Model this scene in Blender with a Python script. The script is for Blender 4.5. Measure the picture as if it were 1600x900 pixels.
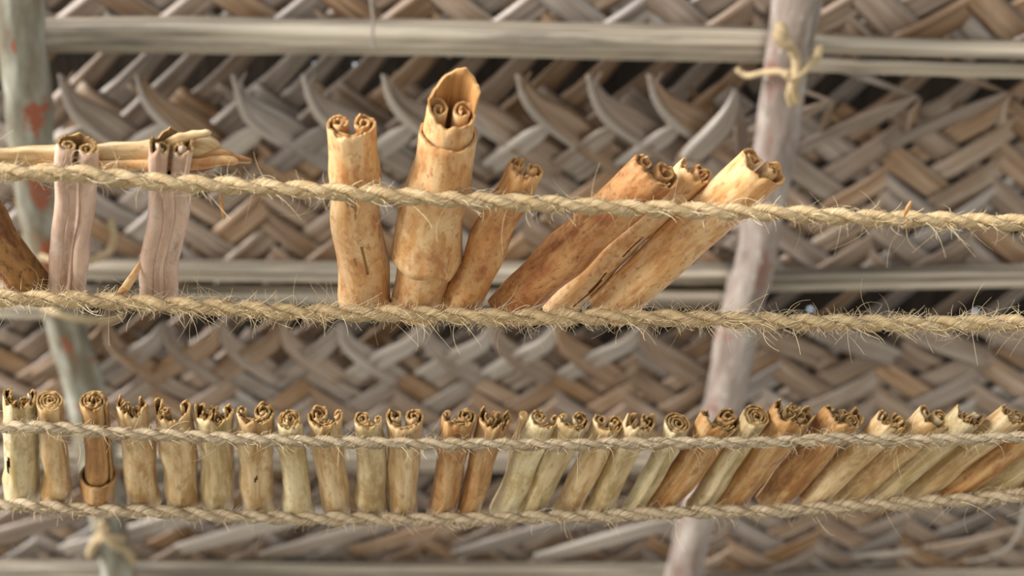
import bpy, math, random
import numpy as np
from mathutils import Matrix, Vector, noise

for o in list(bpy.data.objects):
    bpy.data.objects.remove(o, do_unlink=True)
scene = bpy.context.scene
COL = scene.collection
rnd = random.Random(11)

# ------------------------------------------------------------------ camera
FPX = 2200.0
PITCH = math.radians(35)
CAM = np.array([0.0, 0.0, 1.5])
FWD = np.array([0.0, math.cos(PITCH), math.sin(PITCH)])
UPV = np.array([0.0, -math.sin(PITCH), math.cos(PITCH)])
cam_data = bpy.data.cameras.new('camera')
cam = bpy.data.objects.new('camera', cam_data)
COL.objects.link(cam)
cam.location = CAM
cam.rotation_euler = (math.pi / 2 + PITCH, 0, 0)
cam_data.sensor_width = 36.0
cam_data.lens = 36.0 * FPX / 1600.0
cam_data.clip_start = 0.01
cam_data.dof.use_dof = True
cam_data.dof.focus_distance = 0.650
cam_data.dof.aperture_fstop = 8.0
scene.camera = cam

# ------------------------------------------------------------------ sky, sun, exposure
world = bpy.data.worlds.new('sky')
scene.world = world
world.use_nodes = True
wn = world.node_tree.nodes
wn['Background'].inputs[0].default_value = (0.80, 0.90, 1.0, 1)
wn['Background'].inputs[1].default_value = 0.70
sun_data = bpy.data.lights.new('sun', 'SUN')
sun_data.energy = 4.6
sun_data.angle = math.radians(34)
sun_data.color = (1.0, 0.95, 0.89)
sun = bpy.data.objects.new('sun', sun_data)
COL.objects.link(sun)
_d = Vector((-0.85, -0.52, 0.05))          # towards the sun: low, left and behind the camera
sun.rotation_euler = _d.to_track_quat('Z', 'Y').to_euler()
vs = scene.view_settings
vs.view_transform = 'Standard'
vs.look = 'None'
vs.gamma = 1.0
vs.use_curve_mapping = False
vs.exposure = 0.95

# ------------------------------------------------------------------ helpers: planes
def unit(v):
    v = np.asarray(v, float)
    return v / np.linalg.norm(v)

class Plane:
    """Plane sloping up towards the viewer; n points down to the room."""
    def __init__(s, dist, slope):
        a = math.radians(slope)
        s.o = CAM + FWD * dist
        s.up = np.array([0, -math.cos(a), math.sin(a)])
        s.n = np.array([0, -math.sin(a), -math.cos(a)])
        s.x = np.array([1.0, 0, 0])
    def hit(s, px, py, h=0.0):
        d = FWD + np.array([1.0, 0, 0]) * ((px - 800) / FPX) + UPV * ((450 - py) / FPX)
        t = np.dot(s.o + s.n * h - CAM, s.n) / np.dot(d, s.n)
        return CAM + d * t
    def m_per_px(s, px, py, h=0.0):
        p = s.hit(px, py, h)
        return np.dot(p - CAM, FWD) / FPX

ROOF = Plane(1.40, 15)
NET = Plane(0.62, 8)

def basis(o, x, y, z):
    return Matrix(((x[0], y[0], z[0], o[0]), (x[1], y[1], z[1], o[1]), (x[2], y[2], z[2], o[2]), (0, 0, 0, 1)))

# ------------------------------------------------------------------ helpers: meshes and objects
def grid_mesh(name, V, uu, vv, mats, closed=True, cap='ngon', kmat=None, capmat=0, smooth=True, skip=None):
    """V (M,K,3): rings swept into a skin with metric UVs."""
    V = np.asarray(V, float)
    M, K, _ = V.shape
    kk = K if closed else K - 1
    faces, uvs, mi = [], [], []
    for m in range(M - 1):
        for k in range(kk):
            if skip and skip(m, k): continue
            k2 = (k + 1) % K
            faces.append((m * K + k, m * K + k2, (m + 1) * K + k2, (m + 1) * K + k))
            uvs += [uu[k], vv[m], uu[k + 1], vv[m], uu[k + 1], vv[m + 1], uu[k], vv[m + 1]]
            mi.append(kmat[k] if kmat else 0)
    nside = len(faces)
    if cap == 'ngon':
        for m, rev in ((0, True), (M - 1, False)):
            f = [m * K + k for k in range(K)]
            if rev:
                f = f[::-1]
            faces.append(tuple(f))
            for i in f:
                uvs += [uu[i % K], vv[m]]
            mi.append(capmat)
    elif cap == 'strip':
        h = K // 2
        for m, rev in ((0, True), (M - 1, False)):
            for i in range(h - 1):
                f = [m * K + i, m * K + i + 1, m * K + K - 2 - i, m * K + K - 1 - i]
                if rev:
                    f = f[::-1]
                faces.append(tuple(f))
                for j in f:
                    uvs += [uu[j % K], vv[m]]
                mi.append(capmat)
    me = bpy.data.meshes.new(name)
    me.from_pydata(V.reshape(-1, 3).tolist(), [], faces)
    uv = me.uv_layers.new(name='UVMap')
    uv.data.foreach_set('uv', uvs)
    me.polygons.foreach_set('material_index', mi)
    sm = [smooth] * nside + [False] * (len(faces) - nside)
    me.polygons.foreach_set('use_smooth', sm)
    for m in mats:
        me.materials.append(m)
    me.update()
    return me

def add(name, me, parent=None, label=None, cat=None, group=None, kind=None):
    o = bpy.data.objects.new(name, me)
    COL.objects.link(o)
    if parent is not None:
        o.parent = parent
    if label: o['label'] = label
    if cat: o['category'] = cat
    if group: o['group'] = group
    if kind: o['kind'] = kind
    return o

def empty(name, mat, label, cat, group=None):
    o = bpy.data.objects.new(name, None)
    o.empty_display_size = 0.02
    COL.objects.link(o)
    o.matrix_world = mat
    o['label'] = label; o['category'] = cat
    if group: o['group'] = group
    return o

def catmull(P, n):
    """resample control rows P (N,d) to n rows."""
    P = np.asarray(P, float)
    N = len(P)
    out = []
    for i in range(n):
        s = i / (n - 1) * (N - 1)
        a = min(int(s), N - 2); t = s - a
        p0 = P[max(a - 1, 0)]; p1 = P[a]; p2 = P[a + 1]; p3 = P[min(a + 2, N - 1)]
        out.append(0.5 * ((2 * p1) + (-p0 + p2) * t + (2 * p0 - 5 * p1 + 4 * p2 - p3) * t * t + (-p0 + 3 * p1 - 3 * p2 + p3) * t ** 3))
    return np.array(out)

def frames(P, ref):
    P = np.asarray(P, float)
    T = np.gradient(P, axis=0)
    T /= np.linalg.norm(T, axis=1)[:, None] + 1e-12
    ref = np.asarray(ref, float)
    A = np.cross(T, ref); A /= np.linalg.norm(A, axis=1)[:, None] + 1e-12
    B = np.cross(A, T)
    return T, A, B

def arclen(P):
    d = np.linalg.norm(np.diff(P, axis=0), axis=1)
    return np.concatenate([[0], np.cumsum(d)])

def tube_mesh(name, P, R, mats, ref=(0, 0, 1), K=10, rough=0.0, seed=0.0, freq=60.0, flat=1.0, twist=0.0):
    P = np.asarray(P, float)
    R = np.broadcast_to(np.asarray(R, float), (len(P),))
    T, A, B = frames(P, ref)
    vv = arclen(P)
    V = np.zeros((len(P), K, 3))
    for m in range(len(P)):
        for k in range(K):
            a = 2 * math.pi * k / K + twist * vv[m]
            r = R[m]
            if rough:
                q = P[m] * freq
                r *= 1 + rough * noise.noise(Vector((q[0] + 2 * math.cos(a) + seed, q[1] + 2 * math.sin(a), q[2])))
            V[m, k] = P[m] + A[m] * math.cos(a) * r + B[m] * math.sin(a) * r * flat
    rm = float(np.mean(R))
    uu = [2 * math.pi * rm * k / K for k in range(K + 1)]
    return grid_mesh(name, V, uu, vv, mats)

# ------------------------------------------------------------------ materials
def ramp(nt, stops):
    r = nt.nodes.new('ShaderNodeValToRGB')
    el = r.color_ramp.elements
    while len(el) < len(stops):
        el.new(0.5)
    for e, (p, c) in zip(el, stops):
        e.position = p; e.color = (*c, 1)
    return r

def streaky(name, stops, su, sv, blotch=None, blotch_scale=(40, 40), blotch_lo=0.52, blotch_hi=0.62, rough=0.6,
            bump=0.3, bdist=0.001, var=0.25, detail=4.0, spec=0.4, mottle=None, blotch2=None, b2_scale=(120, 60), b2_lo=0.6, b2_hi=0.66, huevar=0.0):
    """Grain drawn out along the length (UV v, metres) with blotches of other colour."""
    m = bpy.data.materials.new(name)
    m.use_nodes = True
    nt = m.node_tree; N = nt.nodes; L = nt.links.new
    b = N['Principled BSDF']
    b.inputs['Roughness'].default_value = rough
    b.inputs['Specular IOR Level'].default_value = spec
    uv = N.new('ShaderNodeUVMap'); uv.uv_map = 'UVMap'
    oi = N.new('ShaderNodeObjectInfo')
    off = N.new('ShaderNodeVectorMath'); off.operation = 'SCALE'
    comb = N.new('ShaderNodeCombineXYZ')
    comb.inputs[0].default_value = 3.7; comb.inputs[1].default_value = 5.3; comb.inputs[2].default_value = 91.0
    L(comb.outputs[0], off.inputs[0]); L(oi.outputs['Random'], off.inputs['Scale'])
    def coords(s):
        mu = N.new('ShaderNodeVectorMath'); mu.operation = 'MULTIPLY_ADD'
        mu.inputs[1].default_value = (s[0], s[1], 1)
        L(uv.outputs[0], mu.inputs[0]); L(off.outputs[0], mu.inputs[2])
        return mu.outputs[0]
    def noi(s, det=4.0, r=0.6):
        n = N.new('ShaderNodeTexNoise')
        n.inputs['Scale'].default_value = 1.0; n.inputs['Detail'].default_value = det; n.inputs['Roughness'].default_value = r
        L(coords(s), n.inputs['Vector'])
        return n.outputs['Fac']
    n1 = noi((su, sv), detail)
    rp = ramp(nt, stops); L(n1, rp.inputs[0])
    colour = rp.outputs[0]
    def over(colour, col, s, lo, hi):
        n2 = noi(s, 5.0, 0.65)
        mr = N.new('ShaderNodeMapRange'); mr.inputs[1].default_value = lo; mr.inputs[2].default_value = hi
        L(n2, mr.inputs[0])
        mx = N.new('ShaderNodeMix'); mx.data_type = 'RGBA'
        L(mr.outputs[0], mx.inputs[0]); L(colour, mx.inputs[6]); mx.inputs[7].default_value = (*col, 1)
        return mx.outputs[2]
    if mottle:
        for mc, ms, ml, mh in mottle: colour = over(colour, mc, ms, ml, mh)
    if blotch: colour = over(colour, blotch, blotch_scale, blotch_lo, blotch_hi)
    if blotch2: colour = over(colour, blotch2, b2_scale, b2_lo, b2_hi)
    if var:
        hs = N.new('ShaderNodeHueSaturation')
        mr = N.new('ShaderNodeMapRange'); mr.inputs[3].default_value = 1 - var; mr.inputs[4].default_value = 1 + var
        L(oi.outputs['Random'], mr.inputs[0]); L(mr.outputs[0], hs.inputs['Value'])
        if huevar:
            fr = N.new('ShaderNodeMath'); fr.operation = 'MULTIPLY'; fr.inputs[1].default_value = 17.31
            L(oi.outputs['Random'], fr.inputs[0])
            f2 = N.new('ShaderNodeMath'); f2.operation = 'FRACT'; L(fr.outputs[0], f2.inputs[0])
            m2 = N.new('ShaderNodeMapRange'); m2.inputs[3].default_value = 1 - huevar; m2.inputs[4].default_value = 1 + huevar
            L(f2.outputs[0], m2.inputs[0]); L(m2.outputs[0], hs.inputs['Saturation'])
        L(colour, hs.inputs['Color']); colour = hs.outputs[0]
    L(colour, b.inputs['Base Color'])
    if bump:
        bp = N.new('ShaderNodeBump'); bp.inputs['Strength'].default_value = bump; bp.inputs['Distance'].default_value = bdist
        L(n1, bp.inputs['Height']); L(bp.outputs[0], b.inputs['Normal'])
    return m

LEAF = streaky('dry_palm_leaf', [(0.30, (0.11, 0.072, 0.050)), (0.49, (0.31, 0.225, 0.165)), (0.72, (0.50, 0.412, 0.34))], 190, 7,
               blotch=(0.24, 0.155, 0.095), blotch_scale=(30, 14), blotch_lo=0.5, blotch_hi=0.75, rough=0.40, bump=0.6, bdist=0.0014, var=0.17, spec=0.5, huevar=0.5)
LEAF_PALE = streaky('pale_leaf_edge', [(0.25, (0.33, 0.28, 0.235)), (0.75, (0.60, 0.545, 0.49))], 190, 7, rough=0.42, bump=0.4, var=0.2, spec=0.5)
RIB = streaky('leaf_rib_wood', [(0.36, (0.13, 0.10, 0.07)), (0.48, (0.40, 0.34, 0.26)), (0.62, (0.64, 0.57, 0.46))], 130, 1.6,
              blotch=(0.14, 0.12, 0.10), blotch_scale=(60, 5), blotch_lo=0.48, blotch_hi=0.68, rough=0.6, bump=0.5, var=0.12)
POLE_L = streaky('lichened_pole_bark', [(0.32, (0.15, 0.13, 0.095)), (0.5, (0.29, 0.275, 0.215)), (0.68, (0.44, 0.455, 0.39))], 70, 14,
                 blotch=(0.33, 0.10, 0.05), blotch_scale=(26, 15), blotch_lo=0.585, blotch_hi=0.605, mottle=[((0.19, 0.155, 0.10), (40, 11), 0.48, 0.60)], rough=0.6, bump=0.5, bdist=0.003, var=0)
POLE_R = streaky('grey_pole_bark', [(0.32, (0.20, 0.145, 0.12)), (0.5, (0.35, 0.29, 0.255)), (0.68, (0.47, 0.42, 0.38))], 70, 12,
                 blotch=(0.24, 0.12, 0.09), blotch_scale=(28, 15), blotch_lo=0.58, blotch_hi=0.66, mottle=[((0.20, 0.165, 0.14), (50, 14), 0.50, 0.64)], blotch2=(0.66, 0.64, 0.60), b2_scale=(140, 90), b2_lo=0.64, b2_hi=0.68,
                 rough=0.6, bump=0.5, bdist=0.003, var=0)
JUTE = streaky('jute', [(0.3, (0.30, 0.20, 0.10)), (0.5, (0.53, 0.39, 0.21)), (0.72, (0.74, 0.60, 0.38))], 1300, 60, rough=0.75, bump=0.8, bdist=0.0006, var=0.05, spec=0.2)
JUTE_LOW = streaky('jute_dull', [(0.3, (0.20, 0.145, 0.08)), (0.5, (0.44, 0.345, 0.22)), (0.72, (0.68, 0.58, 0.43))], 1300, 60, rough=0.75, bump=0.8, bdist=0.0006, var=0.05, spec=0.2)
HAIR = streaky('jute_hair', [(0.3, (0.55, 0.42, 0.24)), (0.7, (0.72, 0.60, 0.40))], 100, 20, rough=0.6, bump=0, var=0, spec=0.3)
COIR = streaky('coir_cord', [(0.3, (0.36, 0.25, 0.13)), (0.7, (0.62, 0.50, 0.32))], 1500, 60, rough=0.75, bump=0.6, var=0.1, spec=0.2)
THATCH_BACK = streaky('dark_thatch_backing', [(0.3, (0.03, 0.022, 0.016)), (0.7, (0.10, 0.075, 0.055))], 60, 12, rough=0.9, bump=0.3, bdist=0.004, var=0)
GROUND = streaky('sandy_earth', [(0.3, (0.46, 0.39, 0.30)), (0.7, (0.60, 0.52, 0.42))], 2, 2, rough=0.95, bump=0.1, var=0)
CORE = streaky('quill_inner_bark', [(0.3, (0.12, 0.062, 0.02)), (0.7, (0.31, 0.18, 0.065))], 500, 40, rough=0.7, bump=0.4, bdist=0.0004, var=0.2)
EDGE = streaky('quill_cut_edge', [(0.3, (0.30, 0.165, 0.052)), (0.7, (0.52, 0.32, 0.12))], 900, 300, rough=0.7, bump=0.2, bdist=0.0003, var=0.15)
CORE_UP = streaky('orange_inner_bark', [(0.3, (0.26, 0.115, 0.035)), (0.7, (0.52, 0.27, 0.09))], 500, 40, rough=0.7, bump=0.4, bdist=0.0004, var=0.15)
EDGE_UP = streaky('orange_cut_edge', [(0.3, (0.42, 0.20, 0.065)), (0.7, (0.64, 0.38, 0.15))], 900, 300, rough=0.7, bump=0.2, bdist=0.0003, var=0.15)

QCOL = {   # pale, mid, dark, blotch
    'orange': ((0.71, 0.43, 0.19), (0.59, 0.28, 0.095), (0.40, 0.165, 0.055), (0.36, 0.125, 0.045)),
    'gold':   ((0.79, 0.54, 0.285), (0.67, 0.375, 0.145), (0.47, 0.205, 0.07), (0.48, 0.20, 0.075)),
    'russet': ((0.62, 0.33, 0.13), (0.46, 0.19, 0.065), (0.28, 0.10, 0.035), (0.24, 0.075, 0.03)),
    'pink':   ((0.69, 0.50, 0.385), (0.56, 0.38, 0.285), (0.38, 0.235, 0.165), (0.70, 0.58, 0.50)),
    'brown':  ((0.42, 0.22, 0.075), (0.29, 0.13, 0.042), (0.15, 0.06, 0.02), (0.09, 0.04, 0.016)),
    'olive':  ((0.69, 0.575, 0.36), (0.57, 0.435, 0.235), (0.39, 0.265, 0.115), (0.36, 0.285, 0.115)),
    'cream':  ((0.79, 0.70, 0.47), (0.68, 0.56, 0.33), (0.42, 0.30, 0.115), (0.40, 0.32, 0.15)),
    'tan':    ((0.74, 0.59, 0.36), (0.59, 0.41, 0.21), (0.38, 0.225, 0.08), (0.40, 0.22, 0.08)),
    'rust':   ((0.63, 0.41, 0.195), (0.48, 0.25, 0.085), (0.30, 0.135, 0.042), (0.28, 0.11, 0.038)),
}
QM = {}
for k_, c_ in QCOL.items():
    lowrow = k_ in ('olive', 'cream', 'tan', 'rust')
    md = tuple(0.5 * a + 0.5 * b for a, b in zip(c_[2], c_[3]))
    QM[k_] = streaky('cinnamon_' + k_, [(0.30, c_[2]), (0.46, c_[1]), (0.64, c_[0])], 230 if lowrow else 170, 22 if lowrow else 32,
                     blotch=c_[3], blotch_scale=(130, 60), blotch_lo=0.54, blotch_hi=0.72,
                     mottle=[(c_[0], (110, 45), 0.50, 0.62), (md, (420, 230), 0.53, 0.70)] if not lowrow else [(c_[2], (90, 30), 0.52, 0.66), (md, (480, 160), 0.56, 0.74)],
                     rough=0.55, bump=0.55, bdist=0.0009, var=0.07, spec=0.35)

# ------------------------------------------------------------------ ground and roof deck
me = bpy.data.meshes.new('floor')
me.from_pydata([(-15, -15, 0), (15, -15, 0), (15, 15, 0), (-15, 15, 0)], [], [(0, 1, 2, 3)])
uvl = me.uv_layers.new(name='UVMap'); uvl.data.foreach_set('uv', [-15, -15, 15, -15, 15, 15, -15, 15])
me.materials.append(GROUND)
add('floor', me, kind='structure')

def roof_pt(a, b, h):
    return ROOF.o + ROOF.x * a + ROOF.up * b + ROOF.n * h
def roof_ab(px, py, h=0.0):
    p = ROOF.hit(px, py, h) - ROOF.o
    return np.dot(p, ROOF.x), np.dot(p, ROOF.up)

def build_deck():
    """dark backing for the outer thatch, added to block light; a few pin holes let the sky through."""
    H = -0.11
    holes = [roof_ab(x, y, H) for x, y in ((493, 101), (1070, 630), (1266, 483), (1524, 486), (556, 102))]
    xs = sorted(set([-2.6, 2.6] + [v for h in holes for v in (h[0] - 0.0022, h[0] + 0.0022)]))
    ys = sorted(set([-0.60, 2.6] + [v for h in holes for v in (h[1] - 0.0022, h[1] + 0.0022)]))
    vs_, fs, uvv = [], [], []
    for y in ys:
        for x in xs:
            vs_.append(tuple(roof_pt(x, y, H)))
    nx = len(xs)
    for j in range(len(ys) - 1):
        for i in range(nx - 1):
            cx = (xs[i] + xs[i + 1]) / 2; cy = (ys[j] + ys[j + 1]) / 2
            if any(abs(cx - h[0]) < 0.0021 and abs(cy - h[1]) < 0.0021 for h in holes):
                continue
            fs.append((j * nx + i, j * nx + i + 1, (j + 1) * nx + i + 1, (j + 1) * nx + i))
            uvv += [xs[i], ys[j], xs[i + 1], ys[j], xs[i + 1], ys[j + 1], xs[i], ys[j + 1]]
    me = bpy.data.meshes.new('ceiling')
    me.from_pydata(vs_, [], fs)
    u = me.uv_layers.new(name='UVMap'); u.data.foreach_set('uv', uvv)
    me.materials.append(THATCH_BACK)  # dark sheet put in behind the panels to block light
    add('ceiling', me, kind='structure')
build_deck()

# ------------------------------------------------------------------ woven palm panels
def leaf_mesh(P, W, ref, mat, th=0.0007, crease=0.10, curl=0.0):
    """a leaf blade: path P, widths W, creased along its middle."""
    P = np.asarray(P, float)
    T, A, B = frames(P, ref)
    prof = [(-0.5, 0.0), (-0.27, 0.6), (0, -0.35), (0.27, 0.6), (0.5, 0.0)]
    M = len(P)
    V = np.zeros((M, 7, 3))
    for m in range(M):
        w = W[m]
        for k, (x, y) in enumerate(prof):
            V[m, k] = P[m] + A[m] * (x * w) + B[m] * (y * w * crease + curl * w * x * abs(x))
        V[m, 5] = P[m] + A[m] * (0.42 * w) - B[m] * (th + 0.004 * w)
        V[m, 6] = P[m] - A[m] * (0.42 * w) - B[m] * (th + 0.004 * w)
    wm = float(np.max(W))
    uu = [0, .23 * wm, .5 * wm, .77 * wm, wm, 1.08 * wm, 1.9 * wm, 2 * wm]
    return grid_mesh('leaf', V, uu, arclen(P), [mat])

def rib_mesh(length, w, h, bow, seed):
    n = 36
    prof = [(-0.5, -0.4), (-0.5, -0.1), (-0.44, 0.12), (-0.22, 0.26), (-0.16, 0.5), (0.02, 0.52), (0.08, 0.40), (0.2, 0.46), (0.38, 0.42), (0.5, 0.1), (0.5, -0.4)]
    V = np.zeros((n, len(prof), 3))
    for m in range(n):
        a = length * m / (n - 1)
        by = bow * math.sin(math.pi * m / (n - 1)) + 0.0016 * noise.noise(Vector((a * 5, seed, 0)))
        ww = w * (1 + 0.07 * noise.noise(Vector((a * 7, seed, 3))))
        for k, (x, y) in enumerate(prof):
            V[m, k] = (a, by + x * ww, y * h + 0.0007 * noise.noise(Vector((a * 22, k * 2.1, seed))))
    uu = [0]
    for k in range(len(prof)):
        p, q = prof[k], prof[(k + 1) % len(prof)]
        uu.append(uu[-1] + w * math.hypot(q[0] - p[0], q[1] - p[1]))
    return grid_mesh('rib', V, uu, [length * m / (n - 1) for m in range(n)], [RIB])

def woven_panel(label, pl, pr, ysel, S, ang_u, ang_v, seed, rib_px, ribs=(0.0,), beyond=0.10, hoff=0.0, uw=0.97, vw=0.97, bow=0.0, droop=-0.018, group=None):
    r = random.Random(seed)
    A0 = ROOF.hit(*pl); A1 = ROOF.hit(*pr)
    ex = unit(A1 - A0); en = ROOF.n; eb = np.cross(en, ex)
    length = float(np.linalg.norm(A1 - A0))
    xm = (pl[0] + pr[0]) / 2
    H = float(np.dot(ROOF.hit(xm, ysel) - A0, eb))
    root = empty('woven_palm_panel', basis(A0 + en * hoff, ex, eb, en), label, 'roof panel', group)
    mpp = ROOF.m_per_px(xm, (pl[1] + pr[1]) / 2)
    for q, (oy) in enumerate(ribs):
        w = rib_px * mpp / math.cos(math.radians(40)) * 0.86
        rb = add('rib', rib_mesh(length, w, 0.018, bow, seed * 3.1 + q * 7), root)
        rb.location = (0, -oy * mpp / math.cos(math.radians(40)), 0.010)
    cu, cv = 1 / math.tan(math.radians(ang_u)), 1 / math.tan(math.radians(ang_v))
    Tn = S / (cu + cv)
    amp = 0.0019
    def height(t):
        return -0.006 + droop * max(0.0, t / H) ** 1.0
    nU0 = int(-(H + beyond) * cu / S) - 1; nU1 = int(length / S) + 1
    for fam in (0, 1):
        lo, hi = (nU0, nU1) if fam == 0 else (0, int((length + H * cv) / S) + 1)
        for i in range(lo, hi + 1):
            jit = r.uniform(-0.10, 0.10) * S
            top = H + (beyond * r.uniform(0.6, 1.1) if fam == 0 else r.uniform(-0.10, 0.02) * H * 0.3)
            slope = (cu if fam == 0 else -cv)
            skew = r.uniform(-0.04, 0.04)
            ts = np.linspace(-0.012, top, 30)
            pts = []
            for t in ts:
                a = i * S + jit + t * (slope + skew)
                if a < 0.0 or a > length:
                    continue
                n = t / Tn
                s = 0.0
                # twill: two over, two under, shifted strand by strand
                ph = (n + 2 * i) if fam == 0 else (-n + 2 * i)
                ph = (ph - 0.5) % 4.0
                s = math.cos((ph) * math.pi / 2)
                s = max(-1, min(1, 1.7 * s))
                if fam == 1: s = -s
                fade = 1.0 if t < H else 0.0
                h = height(t) + amp * s * fade + 0.0015 * noise.noise(Vector((a * 30, t * 30, seed + fam * 9)))
                if fam == 0 and t > H:
                    h -= min(0.045, 0.55 * (t - H))
                pts.append((a, t, h))
            if len(pts) < 4:
                continue
            wv = S * math.sin(math.radians(ang_u if fam == 0 else ang_v)) * (uw if fam == 0 else vw) * r.uniform(0.86, 1.06)
            W = [wv] * len(pts)
            if fam == 0:
                W = [wv * (1 - 0.38 * max(0, min(1, (p[1] - H + 0.01) / 0.04))) for p in pts]
            add('leaflet', leaf_mesh(pts, W, (0, 0, 1), LEAF, crease=r.uniform(0.025, 0.07)), root)
    root['H'] = H
    return root, (A0 + en * hoff, ex, eb, en)

def blade(root, fr, pts, widths, mat=None, name='leaf_tip', ref=(0.3, 0, 1), crease=0.16, n=14, curl=0.0):
    """a free leaf end of a panel: pts (px, py, height above roof plane)"""
    mat = mat or LEAF
    o, ex, eb, en = fr
    L = []
    for x, y, h in pts:
        p = ROOF.hit(x, y, h) - o
        L.append((np.dot(p, ex), np.dot(p, eb), np.dot(p, en)))
    mpp = ROOF.m_per_px(pts[0][0], pts[0][1])
    P = catmull(L, n)
    W = np.interp(np.linspace(0, 1, n), np.linspace(0, 1, len(widths)), widths) * mpp
    b = add(name, leaf_mesh(P, W, ref, mat, crease=crease, curl=curl), root)
    if mat is LEAF_PALE: b['label'] = 'pale free leaf tip'

# top course
woven_panel('woven palm panel at the top edge, above the long pale rib', (-80, 50), (1214, 66), -280, 0.047, 38, 40, 1, 52, bow=0.004)
woven_panel('woven palm panel with thin rib at top right corner', (1238, 47), (1820, 66), -260, 0.050, 34, 40, 2, 22, hoff=0.014)
woven_panel('narrow palm strip panel between two thin ribs at upper right', (1215, 94), (1830, 110), 20, 0.036, 34, 40, 3, 24, hoff=-0.004, beyond=0.05)
# second course
p2, f2 = woven_panel('woven palm panel with curled leaf tips, directly behind the upper quills', (100, 414), (1152, 420), 165, 0.0425, 42, 40, 4, 30, ribs=(0.0, 38.0), beyond=0.11)
p2l, f2l = woven_panel('woven palm panel at left edge, left of the lichened pole', (-260, 486), (82, 489), 190, 0.042, 41, 41, 5, 34, beyond=0.12, hoff=-0.014)
p2r, f2r = woven_panel('coarse woven palm panel right of the grey pole, beside the upper rope', (1132, 420), (1840, 406), 190, 0.050, 35, 39, 6, 34, beyond=0.12, hoff=0.012, droop=-0.030, vw=0.9, uw=0.97)
# third course
p3, f3 = woven_panel('woven palm panel between upper and lower quill rows, left of grey pole', (-160, 704), (1122, 714), 545, 0.043, 38, 37, 7, 38, beyond=0.12)
p3r, f3r = woven_panel('woven palm panel right of the grey pole, above the lower quills', (1112, 714), (1950, 700), 545, 0.056, 33, 37, 8, 36, beyond=0.10, hoff=0.013, vw=0.86)
# fourth course
p4, f4 = woven_panel('greyish woven palm panel below the lower rope, left of grey pole', (-220, 880), (1074, 888), 778, 0.045, 34, 34, 9, 34, beyond=0.10)
p4r, f4r = woven_panel('pale woven palm panel at bottom right, below the lower rope', (1084, 888), (2050, 880), 772, 0.050, 32, 34, 10, 34, beyond=0.10, hoff=0.013)
# fifth course, only its leaf ends reach into the picture
woven_panel('woven palm panel along the bottom edge, below the lowest rib', (-300, 985), (2000, 989), 925, 0.045, 36, 36, 12, 34, beyond=0.04)

for x, dx, hh in ((95, 0, .016), (215, 6, .016), (365, -5, .014), (475, 0, .016), (600, 4, .016), (708, 0, .012), (810, 6, .018), (920, 0, .015), (1015, 4, .016)):
    # broad leaf folded over at the selvage, its rolled pale edge and the leaf it folds into
    blade(p2, f2, [(x + 175, 262, -.010), (x + 120, 226, -.002), (x + 70 + dx, 192, hh * .45), (x + 24 + dx, 160, hh * .75), (x + 2, 118, hh * .8)], (50, 52, 50, 26, 4))
    blade(p2, f2, [(x + 98, 238, .001), (x + 60 + dx, 214, hh * .7), (x + 26 + dx, 186, hh), (x + 8, 154, hh * 1.1), (x - 3, 116, hh)], (3, 9, 12, 9, 3), mat=LEAF_PALE, curl=0.25)
    blade(p2, f2, [(x - 46, 262, -.010), (x - 14, 240, -.001), (x + 22, 215, hh * .5), (x + 50, 196, hh * .45)], (44, 44, 40, 14), mat=LEAF_PALE if dx else LEAF)
    blade(p2, f2, [(x + 4, 152, hh * 1.05), (x + 8, 134, hh), (x + 20, 112, hh * .8)], (8, 7, 2))
blade(p2, f2, [(1062, 262, .004), (1090, 236, .014), (1125, 200, .02), (1143, 168, .018), (1150, 138, .01)], (20, 46, 44, 24, 4), mat=LEAF_PALE, curl=0.2)
blade(p2, f2, [(1160, 240, .0), (1158, 210, .01), (1155, 180, .012), (1150, 140, .008)], (18, 24, 18, 4))
blade(p2, f2, [(1095, 260, .012), (1060, 245, .012), (1150, 160, .01)], (8, 6, 4))
for x, y in ((1435, 152), (1575, 146), (1300, 158)):
    blade(p2r, f2r, [(x - 190, y + 84, -.006), (x - 120, y + 50, .004), (x - 50, y + 22, .012), (x, y - 2, .014)], (26, 34, 28, 4))
    blade(p2r, f2r, [(x - 120, y - 45, -.02), (x - 60, y - 22, -.004), (x, y, .012)], (16, 12, 4))
    blade(p2r, f2r, [(x - 10, y + 50, .0), (x - 8, y + 25, .008), (x + 4, y + 2, .012)], (22, 16, 4))
for x, q in ((165, 1), (255, 1), (345, 1), (440, 1), (530, .9), (660, 1.1), (770, 1.1), (870, 1.1), (1000, 1.2)):
    blade(p3, f3, [(x - 100 * q, 588, -.010), (x - 55 * q, 560, .000), (x - 16, 536, .008), (x + 2, 502, .010)], (40, 46, 36, 4), mat=LEAF_PALE if q > 1 else LEAF)
    blade(p3, f3, [(x + 95, 592, -.010), (x + 50, 562, .000), (x + 14, 535, .008), (x + 3, 503, .010)], (40, 44, 28, 4))
for x in (1215, 1330, 1470, 1600):
    blade(p3r, f3r, [(x + 70, 560, -.004), (x + 20, 540, .006), (x - 40, 518, .010), (x - 90, 495, .006)], (40, 44, 40, 22))
for x, y in ((60, 842), (250, 840), (430, 838), (560, 850), (700, 842), (860, 846), (990, 852)):
    blade(p4, f4, [(x - 150, y + 20, .0), (x - 60, y - 4, .008), (x + 20, y - 26, .010), (x + 90, y - 40, .004)], (30, 40, 38, 20), mat=LEAF_PALE if x % 4 else LEAF)
blade(p4r, f4r, [(1500, 880, .004), (1560, 866, .02), (1592, 835, .03), (1602, 790, .03)], (14, 12, 10, 8), mat=LEAF_PALE)
blade(p4r, f4r, [(1420, 862, .0), (1500, 850, .01), (1560, 836, .014), (1610, 822, .01)], (24, 30, 26, 18), mat=LEAF)
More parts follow.
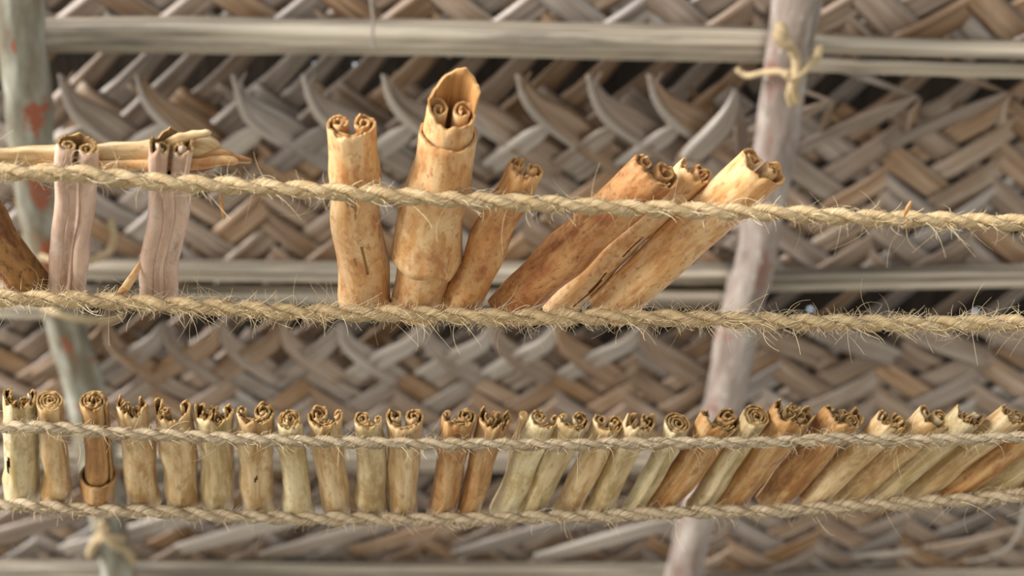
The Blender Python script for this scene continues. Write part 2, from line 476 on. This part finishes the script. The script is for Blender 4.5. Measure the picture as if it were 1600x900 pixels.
blade(p4r, f4r, [(1330, 870, .006), (1380, 866, .012), (1430, 860, .01)], (8, 15, 6), mat=LEAF_PALE)

# ------------------------------------------------------------------ roof poles
def pole(label, pts, mat, seed, h=0.045):
    P = np.array([ROOF.hit(x, y, h) for x, y, w in pts])
    R = np.array([ROOF.m_per_px(x, y, h) * w * 0.5 for x, y, w in pts])
    Q = catmull(np.column_stack([P, R]), 60)
    root = tube_mesh('roof_pole', Q[:, :3] - P[0], Q[:, 3], [mat], ref=(1, 0, 0), K=22, rough=0.16, seed=seed, freq=26)
    o = add('roof_pole', root, None, label, 'pole')
    o.location = P[0]
    return o
pole('lichened pale green roof pole with red bark patches at left', [(18, -160, 80), (28, 0, 74), (40, 110, 72), (52, 250, 68), (76, 400, 64), (106, 520, 60), (134, 620, 60), (160, 760, 56), (184, 890, 52), (208, 1010, 50)], POLE_L, 3.0)
pole('grey pinkish roof pole with pale specks at right', [(1276, -160, 78), (1246, 0, 74), (1226, 120, 70), (1208, 250, 66), (1180, 400, 64), (1156, 500, 64), (1138, 600, 64), (1106, 740, 60), (1074, 870, 58), (1045, 1000, 54)], POLE_R, 8.0)

# ------------------------------------------------------------------ ties on the poles
def cord(name, label, cat, strands, mat=COIR):
    """strands: list of (pts (px,py,h), width px)"""
    first = ROOF.hit(*strands[0][0][0])
    root = empty(name, basis(first, (1, 0, 0), (0, 1, 0), (0, 0, 1)), label, cat)
    for pts, w in strands:
        P = catmull(np.array([ROOF.hit(*p) for p in pts]) - first, max(10, 6 * len(pts)))
        r = ROOF.m_per_px(pts[0][0], pts[0][1], pts[0][2]) * w * 0.5
        taper = np.ones(len(P)); taper[0] = .6; taper[-1] = .5
        add('strand', tube_mesh('strand', P, r * taper, [mat], ref=ROOF.n, K=8, rough=0.25, freq=180), root)
    return root
hp = 0.072
cord('coir_tie', 'frayed coir tie knotted around top of the grey pole', 'tie', [
    ([(1216, 36, hp), (1224, 52, hp + .004), (1238, 78, hp + .004), (1246, 100, hp + .006), (1243, 118, hp + .006), (1240, 140, hp + .003), (1246, 160, hp)], 17),
    ([(1280, 70, hp - .012), (1278, 88, hp - .006), (1264, 102, hp + .004), (1248, 116, hp + .008), (1234, 120, hp + .007), (1226, 112, hp + .006)], 15),
    ([(1150, 108, .05), (1168, 118, .055), (1195, 113, .065), (1220, 112, hp + .004), (1238, 118, hp + .008)], 10),
    ([(1215, 46, hp + .002), (1222, 62, hp + .006), (1236, 70, hp + .006)], 22),
    ([(1238, 122, hp + .004), (1232, 145, hp + .002), (1236, 166, hp)], 9)])
cord('coir_tie', 'thin coir cord looped around lichened pole behind the pink quills', 'tie', [
    ([(172, 340, .04), (178, 368, .045), (172, 392, .05), (150, 404, .06), (120, 412, .075), (90, 408, hp), (62, 400, hp - .008)], 12)])
cord('coir_tie', 'coir cord wrapped across lichened pole just under second rope', 'tie', [
    ([(64, 478, .05), (84, 486, hp + .002), (108, 496, hp + .006), (140, 500, hp), (170, 500, .06), (192, 494, .045)], 12)])
cord('coir_tie', 'coir tie with hanging end on lichened pole, bottom left', 'tie', [
    ([(140, 868, .06), (146, 850, .07), (158, 836, hp), (168, 822, hp + .002)], 14),
    ([(158, 815, hp), (166, 835, hp + .002), (180, 850, hp + .003), (200, 862, .062), (208, 880, .05)], 16),
    ([(142, 864, .062), (152, 846, .072), (172, 838, hp + .004), (196, 842, .066)], 10)])
cord('hanging_thread', 'thin pale thread hanging over the long pale top rib', 'thread', [
    ([(584, -30, .022), (580, 0, .024), (583, 30, .026), (582, 55, .026), (584, 78, .024)], 5)], mat=LEAF_PALE)

# ------------------------------------------------------------------ ropes
def rope(label, pts, width, seed, hairs, mat, hair_len=0.010, droop=0.5):
    r = random.Random(seed)
    W = np.array([NET.hit(x, y) for x, y in pts])
    n = 420
    C = catmull(W, n)
    s = arclen(C)
    mid = len(pts) // 2
    R = NET.m_per_px(*pts[mid]) * width * 0.5
    root = empty('jute_rope', basis(C[0], (1, 0, 0), (0, 1, 0), (0, 0, 1)), label, 'rope', 'ropes strung under the roof')
    C = C - C[0]
    for i in range(n):
        C[i] += np.array([0, noise.noise(Vector((s[i] * 22, seed, 0))), noise.noise(Vector((s[i] * 22, seed, 7)))]) * R * 0.28
    T, A, B = frames(C, NET.n)
    lead = R * 2 * 4.0
    nply = 2
    for q in range(nply):
        ph = 2 * math.pi * q / nply
        ang = -2 * math.pi * s / lead + ph
        wob = np.array([1 + 0.16 * noise.noise(Vector((x * 60, q * 5.0, seed))) for x in s])
        P = C + (A * np.cos(ang)[:, None] + B * np.sin(ang)[:, None]) * (R * 0.46)
        add('strand', tube_mesh('strand', P, R * 0.60 * wob, [mat], ref=NET.n, K=9, rough=0.18, seed=seed + q, freq=500, twist=500.0), root)
    # loose hairs
    V, F = [], []
    def hair(p0, d, L, rad, curl, grav):
        base = len(V)
        p = np.array(p0, float); d = unit(d)
        seg = 6
        for k in range(seg + 1):
            a1 = unit(np.cross(d, (0.31, 0.52, 0.8))); a2 = np.cross(d, a1)
            rr = rad * (1 - 0.6 * k / seg)
            for j in range(3):
                an = 2.094 * j
                V.append(tuple(p + (a1 * math.cos(an) + a2 * math.sin(an)) * rr))
            p = p + d * (L / seg)
            d = unit(d + curl * 1.0 / seg + np.array([0, 0, -grav]) / seg)
        for k in range(seg):
            for j in range(3):
                j2 = (j + 1) % 3
                F.append((base + k * 3 + j, base + k * 3 + j2, base + k * 3 + 3 + j2, base + k * 3 + 3 + j))
    for _ in range(hairs):
        i = r.randrange(4, n - 4)
        a = r.uniform(0, 6.283)
        dirn = A[i] * math.cos(a) + B[i] * math.sin(a)
        long = r.random() < 0.13
        L = hair_len * (r.uniform(1.3, 2.6) if long else r.uniform(0.3, 1.0))
        d = dirn * r.uniform(0.35, 1.0) + T[i] * r.uniform(-1.3, 1.3)
        curl = np.array([r.uniform(-1, 1), r.uniform(-1, 1), r.uniform(-1, 1)]) * 1.5
        hair(C[i] + dirn * R * r.uniform(0.6, 0.95), d, L, R * r.uniform(0.022, 0.04), curl, droop)
    me = bpy.data.meshes.new('loose_fibres')
    me.from_pydata(V, [], F)
    uvl = me.uv_layers.new(name='UVMap')
    co = np.array(V)
    lv = np.zeros(len(me.loops), int); me.loops.foreach_get('vertex_index', lv)
    uvl.data.foreach_set('uv', np.column_stack([co[lv][:, 0], co[lv][:, 2]]).ravel().tolist())
    me.materials.append(HAIR)
    add('loose_fibres', me, root, kind='stuff')
    return R

R1 = rope('thick twisted jute rope crossing in front of the upper orange quills',
     [(-90, 262), (0, 267), (120, 272), (200, 280), (300, 288), (400, 293), (500, 297), (600, 305), (700, 311), (800, 316), (900, 321), (1000, 326), (1100, 330), (1200, 333), (1300, 338), (1400, 342), (1500, 345), (1600, 348), (1700, 352)], 28, 21, 1000, JUTE, hair_len=0.008)
R2 = rope('hairy jute rope under the bottom ends of the upper quills',
     [(-90, 464), (0, 464), (100, 468), (200, 473), (300, 479), (400, 484), (500, 488), (600, 491), (700, 493), (800, 495), (900, 496), (1000, 496), (1100, 499), (1200, 502), (1300, 504), (1400, 505), (1500, 506), (1600, 506), (1700, 508)], 27, 22, 2600, JUTE, hair_len=0.0075)
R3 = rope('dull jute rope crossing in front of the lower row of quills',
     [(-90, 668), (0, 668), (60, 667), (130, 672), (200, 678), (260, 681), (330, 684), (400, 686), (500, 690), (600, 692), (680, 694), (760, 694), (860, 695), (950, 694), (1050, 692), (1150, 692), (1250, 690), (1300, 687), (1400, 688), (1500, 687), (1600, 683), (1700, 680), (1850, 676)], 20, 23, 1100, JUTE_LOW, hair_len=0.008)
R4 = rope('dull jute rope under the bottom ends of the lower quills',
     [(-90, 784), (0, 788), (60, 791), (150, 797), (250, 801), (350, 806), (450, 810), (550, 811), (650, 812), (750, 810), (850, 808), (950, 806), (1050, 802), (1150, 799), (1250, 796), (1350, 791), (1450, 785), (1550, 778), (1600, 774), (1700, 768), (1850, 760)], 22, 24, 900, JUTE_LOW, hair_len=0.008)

# ------------------------------------------------------------------ cinnamon quills
def prof_double(rl, rr, tl, tr, k=0.12, D=0.98):
    """front wall with both edges rolled inwards (radius 1); notch at +y"""
    pts = []
    def spiral(cx, cy, r0, turns, sgn):
        n = max(6, int(26 * turns)); out = []
        for i in range(n + 1):
            f = i / n; ph = 2 * math.pi * turns * f
            r = r0 * (1 - 0.80 * f ** 0.9 * min(1.0, turns / 1.3))
            a = math.pi - ph if sgn < 0 else ph
            out.append((cx + r * math.cos(a), cy + r * math.sin(a)))
        return out
    L = spiral(-1 + rl, k, rl, tl, -1)
    Rr = spiral(1 - rr, k, rr, tr, 1)
    pts += L[::-1]
    n = 30
    for i in range(1, n):
        a = math.pi + math.pi * i / n
        pts.append((math.cos(a), k + D * math.sin(a)))
    pts += Rr
    return pts

def prof_single(turns, r_in=0.14, start=0.4, p=0.8):
    n = int(30 * turns); out = []
    for i in range(n + 1):
        f = i / n
        a = start + 2 * math.pi * turns * f
        r = r_in + (1 - r_in) * f ** p
        out.append((r * math.cos(a), r * math.sin(a)))
    return out

def prof_arc(a0, a1, r=1.0, n=26):
    return [(r * math.cos(a0 + (a1 - a0) * i / n), r * math.sin(a0 + (a1 - a0) * i / n)) for i in range(n + 1)]

def rolled(prof, rad, L, thick, z0=0.0, seed=0.0, rag=0.3, rag0=0.0, bumps=0.05, centre=None, off=(0, 0), rings=18, mats=None, tilt=0.0, wrinkle=0.03, ragfreq=2.4, peak=None, rag0freq=2.8, cracks=(), bulges=()):
    """bark sheet of wall thickness 'thick' following prof, swept along local z from z0 to L.
    rad: function of z -> radius; centre: function z -> (x,y)"""
    prof = np.array(prof, float)
    n = len(prof)
    tg = np.gradient(prof, axis=0); tg /= np.linalg.norm(tg, axis=1)[:, None] + 1e-9
    nm = np.column_stack([tg[:, 1], -tg[:, 0]])
    s = arclen(prof)
    tp = np.linspace(0, 1, rings)
    V = np.zeros((rings, 2 * n, 3))
    ref = rad(L)
    thn = thick / ref
    for m, t in enumerate(tp):
        zb = z0 + (L - z0) * t
        R = rad(zb)
        cx, cy = centre(zb) if centre else (0, 0)
        e1 = max(0.0, (t - 0.72) / 0.28) ** 1.5
        e0 = max(0.0, (0.28 - t) / 0.28) ** 1.5
        for k in range(n):
            w = 1 + bumps * noise.noise(Vector((s[k] * 0.9 + seed, zb / (ref * 2.6), seed * 1.7))) + wrinkle * noise.noise(Vector((s[k] * 4.5 + seed, zb / (ref * 5), seed)))
            for bz, ba, bamp in bulges:
                pa = math.atan2(prof[k, 1], prof[k, 0]); da = math.cos(pa - math.radians(ba))
                if da > 0 and math.hypot(prof[k, 0], prof[k, 1]) > 0.7:
                    w += bamp * da ** 2 * math.exp(-((zb / L - bz) / 0.085) ** 2)
            z = zb
            if rag and e1:
                q = noise.noise(Vector((s[k] * ragfreq, seed * 3.3, 1.0))) + 0.45 * noise.noise(Vector((s[k] * ragfreq * 3.1, seed * 1.3, 4.0)))
                z += rag * ref * q * e1
            if peak and e1:
                z += peak[1] * ref * max(-0.9, 1 - abs(prof[k, 0] - peak[0]) / peak[2]) * e1
            if tilt:
                z += tilt * ref * prof[k, 1] * e1
            if rag0 and e0:
                q = noise.noise(Vector((s[k] * rag0freq, seed * 2.3, 9.0))) + (0.5 if rag0freq > 2 else 0.15) * noise.noise(Vector((s[k] * 8.0, seed, 2.0)))
                z += rag0 * ref * q * e0
            for side, idx in ((0.5, k), (-0.5, 2 * n - 1 - k)):
                x = (prof[k, 0] * w + nm[k, 0] * thn * side + off[0]) * R + cx
                y = (prof[k, 1] * w + nm[k, 1] * thn * side + off[1]) * R + cy
                V[m, idx] = (x, y, z)
    uu = list(s * ref) + list((s[-1] * 2 + thn - s[::-1]) * ref) + [s[-1] * 2 * ref]
    def skip(m, k):
        kk = min(k, 2 * n - 2 - k)
        if kk < 0 or kk >= n - 1: return False
        f = (m + 0.5) / (rings - 1)
        for cx_, f0, f1, hw in cracks:
            if f0 < f < f1 and prof[kk, 1] < 0.1:
                g = 1 - abs((f - f0) / (f1 - f0) * 2 - 1)
                if abs((prof[kk, 0] + prof[kk + 1, 0]) / 2 - cx_ - 0.05 * math.sin(f * 14)) < hw * (0.5 + 0.6 * g): return True
        return False
    kmat = [0] * (n - 1) + [2] + [1] * (n - 1) + [2]
    return grid_mesh('bark', V, uu, [z0 + (L - z0) * t for t in tp], mats, cap='strip', kmat=kmat, capmat=2, skip=skip if cracks else None)

def quill(label, top, bot, w0, w1, colour, kind, seed, group, rot=0.0, lift=0.0, rag=0.3, sleeves=(), bend=0.0, inner=2, ropeR=0.0035, bumps=0.05, flat=1.0, name='cinnamon_quill', tilt=0.0, ragfreq=2.4, cracks=(), bulges=()):
    """top, bot: where the two ends lie on the rope net; w0, w1: end widths (px)"""
    r = random.Random(seed)
    g0 = NET.m_per_px(*bot) * w1 * 0.5; g1 = NET.m_per_px(*top) * w0 * 0.5
    hb = -(g0 + ropeR * 1.0 + lift); ht = -(g1 + ropeR * 1.0 + lift)
    Bp = NET.hit(bot[0], bot[1], hb); Tp = NET.hit(top[0], top[1], ht)
    ez = unit(Tp - Bp); L = float(np.linalg.norm(Tp - Bp))
    ey0 = -NET.n
    ex = unit(np.cross(ey0, ez)); ey = np.cross(ez, ex)
    if rot:
        c, s_ = math.cos(rot), math.sin(rot)
        ex, ey = ex * c + ey * s_, ey * c - ex * s_
    root = empty(name, basis(Bp, ex, ey, ez), label, 'cinnamon stick', group)
    core, edge = (CORE, EDGE) if colour in ('olive', 'cream', 'tan', 'rust', 'brown', 'pink') else (CORE_UP, EDGE_UP)
    mats = [QM[colour], core, edge]
    def rad(z):
        f = max(0.0, min(1.0, z / L))
        base = g0 + (g1 - g0) * f
        return base * (1 + 0.10 * noise.noise(Vector((z * 55, seed, 2.0)))) 
    def centre(z):
        f = z / L
        return (bend * L * math.sin(math.pi * f) + 0.26 * g0 * noise.noise(Vector((z * 26, seed, 5.0))) * math.sin(math.pi * min(1, max(0, f))), 0.08 * g0 * noise.noise(Vector((z * 26, seed, 8.0))))
    th = 0.00095
    if kind == 'double':
        a = r.uniform(0.40, 0.50); b = 0.97 - a
        pr = prof_double(a, b, r.uniform(1.2, 1.7), r.uniform(1.2, 1.8))
    elif kind == 'heart':
        pr = prof_double(0.485, 0.485, 1.6, 1.6, k=0.25, D=1.0)
    elif kind == 'seam':
        pr = prof_double(0.496, 0.496, 1.5, 1.5, k=0.10, D=0.9)
    elif kind == 'left':
        pr = prof_double(0.26, 0.58, 1.0, 2.0)
    elif kind == 'right':
        pr = prof_double(0.60, 0.27, 2.0, 1.0)
    elif kind == 'open':
        pr = prof_double(0.26, 0.30, 0.7, 0.8, k=0.30, D=1.12)
    elif kind == 'scroll':
        pr = prof_single(r.uniform(3.2, 3.8), 0.10, r.uniform(0.6, 1.6), 0.85)
    elif kind == 'scroll_back':
        pr = [(-x, y) for x, y in prof_single(r.uniform(3.0, 3.6), 0.10, 0.4, 0.85)][::-1]
    pr = [(x, y * flat) for x, y in pr]
    add('bark_roll', rolled(pr, rad, L, th, 0, seed * 1.37, rag, 0.15, bumps, centre, mats=mats, tilt=tilt, ragfreq=ragfreq, cracks=cracks, bulges=bulges, rings=44 if cracks else 24), root)
    im = [core, core, edge]
    if kind in ('double', 'heart', 'left', 'right') and inner:
        for q in range(inner):
            rr = 0.80 - 0.17 * q
            arc = prof_arc(math.radians(212 + 8 * q), math.radians(328 - 8 * q), rr, 20)
            add('inner_bark', rolled([(x, y + 0.06) for x, y in arc], rad, L - g1 * r.uniform(0.0, 0.2), th * 0.8, L * (0.12 if cracks else 0.45), seed + q * 2.1, rag * 0.6, 0, 0.05, centre, rings=8, mats=im), root)
    elif kind == 'seam':
        fill = [(-0.26 + 0.52 * i / 18, 0.50 - 0.10 * math.sin(math.pi * i / 18)) for i in range(19)]
        add('seam_bark', rolled(fill, rad, L * r.uniform(0.78, 0.9), th, L * 0.02, seed + 4, 0.6, 0.2, 0.25, centre, rings=20, mats=[QM[colour]] * 3, wrinkle=0.25), root)
    elif kind == 'open' and inner:
        spots = [(-0.36, -0.20, 0.36), (0.34, -0.28, 0.40), (0.0, 0.22, 0.30), (-0.05, -0.55, 0.24)][:inner]
        for q, (x, y, q_r) in enumerate(spots):
            pi = prof_single(r.uniform(1.8, 2.4), 0.2, r.uniform(0, 6.28), 0.9)
            add('inner_roll', rolled([(a * q_r + x, b * q_r + y) for a, b in pi], rad, L + g1 * r.uniform(-0.30, 0.15), th * 0.8, L * 0.45, seed + q * 3.3, rag * 0.8, 0, 0.05, centre, rings=8, mats=im), root)
    for q, (f0, f1, sc, a0, a1, *pk) in enumerate(sleeves):
        flare = 0.20 if 0.1 < f0 < 0.5 else 0.0
        rad2 = lambda z: rad(z) * (1 + flare * max(0.0, (f1 - z / L) / (f1 - f0)) ** 1.5)
        arc = prof_arc(math.radians(a0), math.radians(a1), sc, 34)
        add('outer_bark', rolled(arc, rad2, L * f1, th * 1.1, L * f0, seed * 2 + q, 0.16 if f1 < 0.98 else rag, 0.9 if f0 > 0.05 else 0.1, 0.05, centre, mats=mats, rings=22, ragfreq=1.3, rag0freq=1.5, peak=pk[0] if pk else None), root)
    return root, (Bp, ex, ey, ez, L, g0, g1)

UP = 'quills in the upper row'
LO = 'quills in the lower row'
quill('dark brown cinnamon quill leaning left at the left edge of upper row', (-66, 292), (52, 457), 74, 66, 'brown', 'open', 1, UP, rag=0.4, bumps=0.12, ropeR=R2)
q1, f1 = quill('pinkish cinnamon quill with a groove down its whole front', (122, 226), (104, 461), 64, 54, 'pink', 'seam', 2, UP, rot=math.pi, rag=0.18, inner=0, bumps=0.07, ropeR=R2)
q2, f2q = quill('pinkish cinnamon quill with a splinter at its foot', (268, 226), (248, 467), 64, 58, 'pink', 'seam', 3, UP, rot=math.pi + 0.15, rag=0.45, inner=1, bumps=0.09, ropeR=R2)
quill('straight orange quill with heart shaped scrolled top, upper row', (548, 196), (569, 479), 76, 80, 'gold', 'heart', 4, UP, rag=0.25, bend=0.0, ropeR=R2, inner=2, cracks=((0.30, 0.28, 0.46, 0.075),), bulges=((0.5, 290, .06),))
quill('tallest thick orange quill with torn bark flap halfway down', (706, 172), (652, 481), 78, 82, 'gold', 'double', 5, UP, rag=0.25, ragfreq=1.3, ropeR=R2, inner=0, tilt=0.35, sleeves=((0.30, 0.90, 1.14, 160, 400), (0.70, 1.06, 0.99, 5, 172, (0.34, 0.85, 0.95))))
quill('short orange quill leaning right beside the tallest quill', (822, 262), (716, 481), 56, 60, 'orange', 'double', 6, UP, rag=0.5, ropeR=R2, inner=1, bulges=((0.6, 250, .12), (0.35, 330, .10)))
quill('mottled russet quill leaning right, lowest of the three slanting together', (1026, 264), (792, 485), 84, 70, 'russet', 'double', 7, UP, rag=0.25, ropeR=R2, inner=2, bulges=((0.45, 150, .10), (0.2, 270, .06)))
quill('slim golden quill wedged between two slanting orange quills', (1088, 266), (866, 485), 56, 50, 'gold', 'left', 8, UP, rag=0.45, lift=0.013, ropeR=R2, inner=1, cracks=((0.25, 0.10, 0.40, 0.075), (0.2, 0.46, 0.62, 0.06)))
quill('smooth orange quill with double curl end, rightmost in upper row', (1194, 262), (952, 487), 86, 72, 'gold', 'heart', 9, UP, rag=0.2, ropeR=R2, inner=0)

LOW = [  # top, bottom, top width, bottom width, colour, kind, label, extras
    ((30, 619), (34, 792), 50, 52, 'cream', 'open', 'pale green quill with dark slit, first at the left of lower row', dict(rag=0.6, inner=2, tilt=.2, cracks=((-0.55, 0.34, 0.52, 0.11),), bulges=((0.2, 190, .16),))),
    ((78, 625), (92, 794), 42, 44, 'tan', 'scroll', 'knobbly tan quill with tight spiral end, second from left', dict(rag=0.15, bumps=0.14, bulges=((0.55, 250, .20), (0.12, 215, .18), (0.2, 320, .16)))),
    ((145, 626), (154, 797), 43, 42, 'rust', 'scroll_back', 'orange brown quill sheathed by a wider bark sleeve near bottom', dict(rag=0.35, sleeves=((0.0, 0.30, 1.17, 150, 400),))),
    ((205, 633), (224, 800), 48, 50, 'tan', 'open', 'ragged topped tan quill, right of the sleeved quill', dict(rag=0.8, inner=2, bumps=.09, bulges=((0.45, 240, .14), (0.1, 320, .14)))),
    ((268, 638), (287, 803), 58, 50, 'tan', 'open', 'wide mouthed quill with two raised corners, fifth from left', dict(rag=0.5, inner=1, tilt=.25, bulges=((0.6, 225, .16), (0.15, 300, .12)))),
    ((334, 643), (340, 806), 58, 48, 'olive', 'open', 'dull olive quill with a small roll at its left, sixth from left', dict(rag=0.5, inner=3, bulges=((0.2, 250, .10), (0.6, 320, .08)))),
    ((399, 643), (404, 808), 58, 48, 'tan', 'left', 'thick tan quill with crumpled full end, seventh from left', dict(rag=0.35, inner=3, bulges=((0.72, 220, .14), (0.3, 250, .10)), cracks=((0.1, 0.42, 0.50, 0.06),))),
    ((452, 654), (469, 812), 40, 46, 'cream', 'scroll', 'short pale quill bulging near its foot, eighth from left', dict(rag=0.4, bumps=.1, bulges=((0.16, 195, .22), (0.1, 300, .1)))),
    ((508, 649), (526, 813), 54, 42, 'tan', 'right', 'tan quill narrowing downward with layered end, ninth from left', dict(rag=0.4, inner=3)),
    ((575, 655), (582, 813), 44, 44, 'olive', 'right', 'olive quill with small curl at right lip, tenth from left', dict(rag=0.25, inner=3, bulges=((0.2, 195, .22), (0.45, 270, .08)))),
    ((632, 651), (630, 813), 56, 40, 'tan', 'double', 'tan quill with two curled lobes at the top, eleventh from left', dict(rag=0.3, inner=2, bulges=((0.5, 210, .12), (0.8, 280, .10)))),
    ((717, 650), (689, 812), 50, 42, 'rust', 'left', 'smooth rust quill with tall right curl, right of widest gap', dict(rag=0.25, inner=3)),
    ((774, 654), (732, 811), 48, 34, 'rust', 'open', 'rust quill of three loose rolls beside the thin splinter', dict(rag=0.7, inner=3)),
    ((851, 654), (786, 810), 42, 42, 'cream', 'right', 'pale cream leaning quill right of the thin splinter', dict(rag=0.3, inner=3)),
    ((897, 655), (829, 810), 42, 38, 'olive', 'left', 'shaded olive quill close behind the pale cream leaning quill', dict(rag=0.3, inner=2)),
    ((951, 659), (884, 809), 40, 42, 'tan', 'double', 'pale tan leaning quill, last one left of two greenish quills', dict(rag=0.3, inner=2)),
    ((1001, 657), (934, 808), 42, 40, 'olive', 'double', 'split greenish quill with a frayed tip', dict(rag=0.7, inner=2)),
    ((1060, 661), (988, 807), 38, 34, 'cream', 'scroll', 'slender pale green quill with spiral end, curved at its foot', dict(rag=0.15, bend=0.02)),
    ((1127, 652), (1030, 805), 56, 46, 'rust', 'left', 'wide orange tan quill under the foot of grey pole', dict(rag=0.35, inner=3)),
    ((1183, 650), (1092, 803), 42, 42, 'olive', 'scroll', 'greenish quill with mottled patches, behind the wide orange one', dict(rag=0.2, bumps=.09)),
    ((1241, 644), (1137, 801), 62, 48, 'rust', 'open', 'rust quill with gaping mouth full of small curls', dict(rag=0.55, inner=4)),
    ((1321, 648), (1206, 799), 56, 54, 'rust', 'open', 'thick orange brown slanting quill right of the gaping one', dict(rag=0.35, inner=4)),
    ((1394, 655), (1266, 797), 46, 38, 'tan', 'double', 'pale buff slanting quill with frayed scroll end', dict(rag=0.5, inner=2)),  # tan tint stands for the weaker light at the right end
    ((1461, 650), (1316, 793), 50, 40, 'tan', 'double', 'tan slanting quill with two hollow round openings', dict(rag=0.25, inner=1)),
    ((1515, 649), (1372, 790), 44, 40, 'olive', 'open', 'shade-tinted buff slanting quill, last one whose whole end shows before right edge', dict(rag=0.45, inner=2)),  # olive instead of cream: shade at this end put into the tint
    ((1584, 647), (1424, 787), 44, 40, 'tan', 'double', 'buff slanting quill with its end cut by right edge', dict(rag=0.35, inner=2)),
    ((1655, 650), (1474, 784), 44, 42, 'rust', 'double', 'orange brown slanting quill whose end lies beyond right edge', dict(rag=0.3, inner=1)),
    ((1722, 648), (1534, 779), 46, 46, 'cream', 'double', 'pale green slanting quill low at the right edge', dict(rag=0.3, inner=1)),
    ((1790, 648), (1594, 774), 44, 42, 'rust', 'double', 'rust slanting quill in the lower right corner of row', dict(rag=0.3, inner=1)),
]
for i, (t_, b_, w0, w1, c_, k_, lab, ex_) in enumerate(LOW):
    b_ = (b_[0], b_[1] - 11)
    sh = 0.0
    if i >= 13:
        w0 *= 1.12
        sh = 0.0012 if i % 2 else 0.0
    quill(lab, t_, b_, w0, w1, c_, k_, 31 + i * 1.7, LO, lift=sh, ropeR=R3, **ex_)
quill('thin upright splinter of bark poking above the lower rope', (818, 647), (782, 800), 12, 10, 'tan', 'scroll', 97, LO, lift=0.010, rag=0.1, ropeR=R3, name='bark_splinter')

# splinter standing off the second pink quill
o_, ex_, ey_, ez_, L_, g0_, g1_ = f2q
def local(fr, p):
    d = np.asarray(p) - fr[0]
    return (np.dot(d, fr[1]), np.dot(d, fr[2]), np.dot(d, fr[3]))
sp = [local(f2q, NET.hit(x, y, h)) for x, y, h in ((186, 462, -.004), (198, 446, -.004), (210, 428, -.006), (226, 398, -.010))]
P = catmull(sp, 12)
add('splinter', tube_mesh('splinter', P, np.interp(np.linspace(0, 1, 12), [0, .15, .6, 1], [.0012, .0022, .0018, .0005]), [QM['gold']], ref=(0, 1, 0), K=8, rough=0.3, freq=300, flat=0.4), q2)

# long bark strip lying along the upper rope
def bark_strip():
    pts = [(-150, 243, 40), (0, 246, 42), (100, 246, 46), (200, 243, 54), (280, 238, 62), (318, 234, 58), (345, 244, 30), (392, 252, 9)]
    h = -0.020
    P = np.array([NET.hit(x, y, h) for x, y, w in pts])
    R = np.array([NET.m_per_px(x, y, h) * w * 0.5 for x, y, w in pts])
    root = empty('bark_strip', basis(P[0], (1, 0, 0), (0, 1, 0), (0, 0, 1)), 'long yellowish strip of bark lying behind the two pink quills', 'bark strip')
    Q = catmull(np.column_stack([P - P[0], R]), 60)
    add('outer_bark', tube_mesh('bark', Q[:, :3], Q[:, 3], [QM['tan']], ref=NET.n, K=16, rough=0.22, freq=80, flat=0.45), root)
    for q, (pp, w, c) in enumerate((([(255, 226), (290, 214), (330, 207)], 20, 'tan'), ([(300, 248), (345, 240), (366, 246), (393, 250)], 16, 'rust'), ([(270, 262), (310, 264), (338, 258)], 16, 'brown'))):
        Q3 = catmull(np.array([NET.hit(x, y, h + .003) for x, y in pp]) - P[0], 18)
        add('loose_bark', tube_mesh('bark', Q3, np.interp(np.linspace(0, 1, 18), [0, .4, .9, 1], [.6, 1, .7, .25]) * w * .5 * NET.m_per_px(300, 240), [QM[c]], ref=NET.n, K=12, rough=0.45, freq=220, flat=0.6), root)
    Q2 = catmull(np.array([NET.hit(x, y, h + .004) for x, y in ((60, 262), (180, 258), (290, 256), (345, 250), (372, 252))]) - P[0], 26)
    add('inner_bark', tube_mesh('bark', Q2, np.interp(np.linspace(0, 1, 26), [0, .5, .9, 1], [.0015, .003, .002, .0008]), [QM['gold']], ref=NET.n, K=10, rough=0.3, freq=120), root)
bark_strip()

# bark flake caught in the hairs of the upper rope
def flake(label, pts, w):
    P0 = NET.hit(*pts[0])
    P = catmull(np.array([NET.hit(*p) for p in pts]) - P0, 8)
    me = tube_mesh('bark_flake', P, np.interp(np.linspace(0, 1, 8), [0, .5, 1], [.3, 1, .4]) * w, [QM['orange']], ref=NET.n, K=7, rough=0.2, freq=200, flat=0.4)
    o = add('bark_flake', me, None, label, 'bark flake'); o.location = P0
flake('small orange bark flake hanging under the upper rope, left half', [(343, 300, .002), (346, 318, .001), (350, 342, .0)], 0.0009)
flake('tiny yellow bark flake caught on top of upper rope, right half', [(1413, 338, .003), (1418, 326, .003), (1424, 314, .002)], 0.0012)
